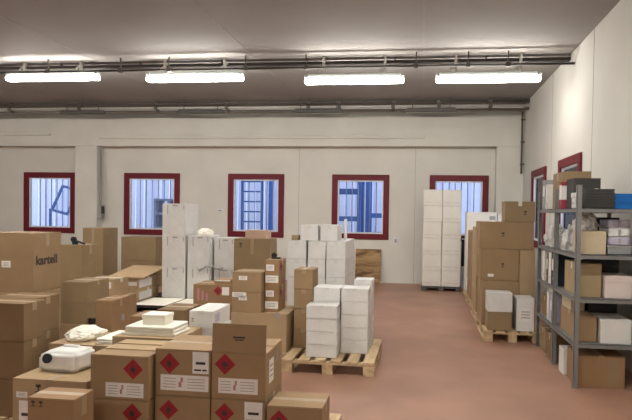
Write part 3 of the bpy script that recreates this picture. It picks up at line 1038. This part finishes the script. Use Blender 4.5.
# ------------------------------------------------------------------ shelving unit
SX0, SX1, SY0, SY1 = 1.455, 2.05, 5.56, 7.36
R = thing('shelving_unit', 'grey steel shelving unit full of boxes along the right wall', 'shelving', (0, 0, 0))
LV = [.415, .85, 1.27, 1.715]
for y in (SY0, (SY0 + SY1) / 2 - .02, SY1 - .045):
    for x, s in ((SX0, 1), (SX1, -1)):
        bm = bmesh.new()
        t_ = .004
        bm_box(bm, x, x + s * t_, y, y + .045, 0, 1.955)
        yy = y if y < 7 else y + .041
        bm_box(bm, x, x + s * .045, yy, yy + t_, 0, 1.955)
        bm_box(bm, x - .003 if s > 0 else x - .047, x + .047 if s > 0 else x + .003, y - .003, y + .047, 0, .012)
        obj('post', bm, 'shelf', R)
for z in LV:
    for a, b in ((SY0 + .005, (SY0 + SY1) / 2), ((SY0 + SY1) / 2 + .004, SY1 - .005)):
        bm = bmesh.new()
        bm_box(bm, SX0 + .006, SX1 - .006, a, b, z + .012, z + .018)
        for d in ((SX0 + .006, SX1 - .006, a, a + .004), (SX0 + .006, SX1 - .006, b - .004, b), (SX0 + .006, SX0 + .01, a, b), (SX1 - .01, SX1 - .006, a, b)):
            bm_box(bm, d[0], d[1], d[2], d[3], z - .022, z + .018)
        obj('shelf_board', bm, 'shelf', R)
def SZ(i):
    return LV[i] + .0185
YS = SY0 + .05

# floor level
T = carton('large brown carton on the floor under the shelving, nearest the aisle end', 1.505, 1.95, YS, 6.0, 0, .315, 'kraft_red', seam='y')
w, d, h = dims(T)
box_obj('paper_patch', 'kraft_olive', T, w * .05 + .05, w * .75, -d - .001, -d + .001, .03, .27)
box_obj('paper_patch', 'kraft_red', T, -w * .1, w * .1, -d - .0014, -d + .001, .0, .3)
done(T)
T = carton('white box on the floor at the open side of the shelving', 1.475, 1.75, 6.02, 6.22, 0, .27, 'white_box', tape='clear_tape', name='white_box', cat='box')
done(T)
T = carton('dark brown carton on the floor under the shelving, beyond the white box', 1.47, 1.8, 6.52, 6.80, 0, .30, 'kraft_dark')
done(T)
T = carton('olive brown carton on the floor at the far end under the shelving', 1.49, 1.85, 6.95, 7.28, 0, .28, 'kraft_olive')
done(T)
# lowest shelf
z = SZ(0)
T = carton('reddish brown carton on the lowest shelf, a paler one on top', 1.515, 1.695, YS + .05, 6.35, z, z + .25, 'kraft_deep')
done(T)
T = carton('pale tan box on top of the reddish carton on the lowest shelf', 1.52, 1.66, YS + .35, 6.33, z + .25, z + .375, 'beige', tape='clear_tape')
done(T)
T = carton('white box on the lowest shelf beside the reddish brown carton', 1.712, 2.0, YS, 6.0, z, z + .235, 'white_box', tape='clear_tape', name='white_box', cat='box')
done(T)
T = carton('dark brown carton at the far end of the lowest shelf', 1.50, 1.8, 6.95, 7.25, z, z + .24, 'kraft_dark')
done(T)
def binder(label, x, y, z, wy, h, m, dx=.26):
    B = thing('ring_binder', label, 'binder', (x, y, z), 0, 'binders standing on the shelving')
    bm = bmesh.new()
    bm_box(bm, 0, dx, -wy / 2, -wy / 2 + .004, 0, h)
    bm_box(bm, 0, dx, wy / 2 - .004, wy / 2, 0, h)
    bm_box(bm, 0, .004, -wy / 2, wy / 2, 0, h)
    obj('cover', bm, m, B)
    box_obj('pages', 'paper', B, .006, dx - .02, -wy / 2 + .006, wy / 2 - .006, .006, h - .01)
    box_obj('spine_label', 'paper', B, -.001, .0005, -wy * .3, wy * .3, h * .45, h * .8)
    bm = bmesh.new()
    bm_cyl(bm, (-.0015, 0, h * .2), (.001, 0, h * .2), .014, 14)
    obj('finger_ring', bm, 'metal_grey', B)
    return B
binder('white ring binder on the lowest shelf near its far end', 1.48, 6.82, z, .10, .32, 'white_box')
binder('second white ring binder on the lowest shelf, nearer the aisle end', 1.48, 6.66, z, .09, .31, 'lilac')
T = carton('added black box for the shaded gap on the lowest shelf behind the white one', 1.712, 2.0, 6.03, 6.42, z, z + .39, 'charcoal', tape=None)  # dark box added to blacken the shaded gap behind the contents
done(T)
# second shelf
z = SZ(1)
T = carton('tan carton on the middle shelf at the corner post', 1.515, 1.73, YS + .06, 6.22, z, z + .325, 'tan', tape='clear_tape')
done(T)
T = carton('white box with a pinkish lid on the middle shelf beside the tan carton', 1.75, 2.0, YS + .02, 5.95, z, z + .215, 'pinkwhite', tape=None, name='white_box', cat='box')
w, d, h = dims(T)
box_obj('lid', 'pinkwhite', T, -w - .002, w + .002, -d - .002, d + .002, h - .06, h + .002, .002)
done(T)
T = carton('added black box for the shaded gap on the middle shelf behind the white one', 1.75, 2.0, 6.0, 6.4, z, z + .36, 'charcoal', tape=None)  # black stand-in for the shade at the back of this shelf
done(T)
binder('black ring binder on the middle shelf between the tan carton and white files', 1.475, 6.585, z, .17, .37, 'navy')
binder('white ring binder on the middle shelf next to the black one', 1.475, 6.74, z, .14, .36, 'white_box')
binder('grey brown ring binder on the middle shelf', 1.48, 6.91, z, .08, .34, 'kraft_dark')
binder('white ring binder at the far end of the middle shelf', 1.475, 7.08, z, .14, .36, 'white_box')
# third shelf
z = SZ(2)
T = carton('beige box on the third shelf under a clear plastic bag', 1.53, 1.755, YS + .03, 5.98, z, z + .225, 'beige', tape='clear_tape')
done(T)
crumple('plastic_bag', 'clear plastic bag bulging over the beige box on the third shelf', 'bag', (1.615, 5.85, z + .226), .11, .12, .175, 'plastic_bag', 21, amp=.4)
T = thing('tray', 'grey plastic tray on the third shelf beside the beige box', 'tray', (1.885, 5.82, z))
bm = bmesh.new()
bm_box(bm, -.115, .115, -.16, .16, 0, .008)
for q in ((-.115, -.108, -.16, .16), (.108, .115, -.16, .16), (-.115, .115, -.16, -.153), (-.115, .115, .153, .16)):
    bm_box(bm, *q, 0, .085, 0)
obj('basin', bm, 'grey_tray', T)
box_obj('rim', 'metal_grey', T, -.12, .12, -.165, -.16, .07, .09, .002)
for i in range(4):
    t = thing('folded_packet', 'folded %s film packet in the grey tray, %s of the pile' % (('white', 'lilac', 'white', 'lilac')[i], ['lowest', 'second from bottom', 'second from top', 'topmost'][i]), 'packet', (1.885 + rnd(.004), 5.82, z + .0085 + i * .083), 0, 'folded film packets')
    bm = bmesh.new()
    bm_box(bm, -.098, .098, -.145, .145, 0, .08)
    bmesh.ops.subdivide_edges(bm, edges=bm.edges[:], cuts=5, use_grid_fill=True)
    for v in bm.verts:
        n_ = noise.noise(v.co * 18 + Vector((i * 5, 0, 0)))
        if .01 < v.co.z < .07:
            v.co.x += n_ * .012
            v.co.y += n_ * .012
        v.co.x = max(-.106, min(.106, v.co.x))
    obj('film', bm, ('white_wrap', 'lilac', 'white_wrap', 'lilac')[i], t, smooth=True)
    box_obj('band', 'metal_grey', t, -.012, .012, -.150, -.144, .01, .07)
bags = [(1.60, 6.25, .13, .11, .26), (1.60, 6.60, .13, .13, .22), (1.58, 6.90, .11, .11, .27), (1.59, 7.15, .12, .10, .24)]
nms = ['nearest the corner post', 'second from the corner post', 'third from the corner post', 'farthest from the corner post']
for i, (x, y, a, b, c) in enumerate(bags):
    crumple('plastic_bag', 'grey white plastic bag of parts on the third shelf, ' + nms[i], 'bag', (x, y, z + .001), a * .8, b * .8, c, 'plastic_bag', 31 + i, 'plastic bags of parts on the third shelf', .35, 3)
T = carton('dark box at the back of the third shelf behind the plastic bags', 1.80, 2.02, 6.08, 6.42, z, z + .36, 'charcoal', tape=None)
done(T)
# top shelf
z = SZ(3)
t = thing('storage_crate', 'bright blue plastic crate on the top shelf', 'crate', (1.91, 5.80, z))
bm = bmesh.new()
bm_box(bm, -.085, .10, -.15, .15, 0, .008)
for q in ((-.085, -.078, -.15, .15), (.093, .10, -.15, .15), (-.078, .093, -.15, -.143), (-.078, .093, .143, .15)):
    bm_box(bm, *q, .008, .14)
obj('basin', bm, 'blue', t)
bm = bmesh.new()
for q in ((-.09, .105, -.157, -.15), (-.09, .105, .15, .157), (-.092, -.085, -.15, .15), (.10, .107, -.15, .15)):
    bm_box(bm, *q, .125, .145)
    bm_box(bm, *q, .06, .07)
obj('rim', bm, 'blue', t)
for i in range(6):
    t = thing('folder_box', 'charcoal flat box on the top shelf, %s of the neat pile' % ['lowest', 'second from bottom', 'third from bottom', 'third from top', 'second from top', 'topmost'][i], 'box', (1.685 + rnd(.003), 5.79 + rnd(.003), z + i * .0315), 0, 'charcoal flat boxes on the top shelf')
    box_obj('base', 'charcoal', t, -.13, .13, -.16, .16, 0, .015, .002)
    box_obj('lid', 'charcoal', t, -.134, .134, -.164, .164, .0155, .030, .002)
T = carton('black box behind the charcoal pile on the top shelf', 1.535, 1.80, 6.0, 6.3, z, z + .315, 'charcoal', tape=None)
w, d, h = dims(T)
printed_label(T, .07, .11, h * .55, h * .66, -d, None)
done(T)
T = carton('brown carton at the back of the top shelf, highest of all there', 1.445 + .09, 1.84, 6.47, 6.95, z, z + .42, 'kraft_olive')
done(T)
T = thing('file_box', 'red and white upright file on the top shelf before the brown carton', 'file', (1.485, 6.36, z))
box_obj('case', 'red_card', T, 0, .22, -.05, .05, 0, .295, .004)
box_obj('white_panel', 'white_box', T, -.0015, .215, -.052, -.049, .10, .25)
box_obj('spine_label', 'white_box', T, -.0015, 0, -.045, .045, .1, .26)
for i in range(3):
    t = thing('small_pack', 'small grey white pack on the top shelf by the corner post, %s of three' % ('lowest', 'middle', 'topmost')[i], 'pack', (1.50, 5.80, z), 0, 'small packs on the top shelf')
    bm = bmesh.new()
    bm_box(bm, -.028, .028, -.05 + i * .0, .05, i * .052, i * .052 + .05, .008)
    obj('pack', bm, 'white_wrap', t, loc=(rnd(.006), rnd(.02), 0), rot=(0, 0, rnd(.2)))
binder('tall grey file at the far end of the top shelf', 1.48, 7.18, z, .16, .36, 'grey_tray')
binder('white file on the top shelf beside the tall grey one', 1.48, 7.02, z, .11, .30, 'white_box')
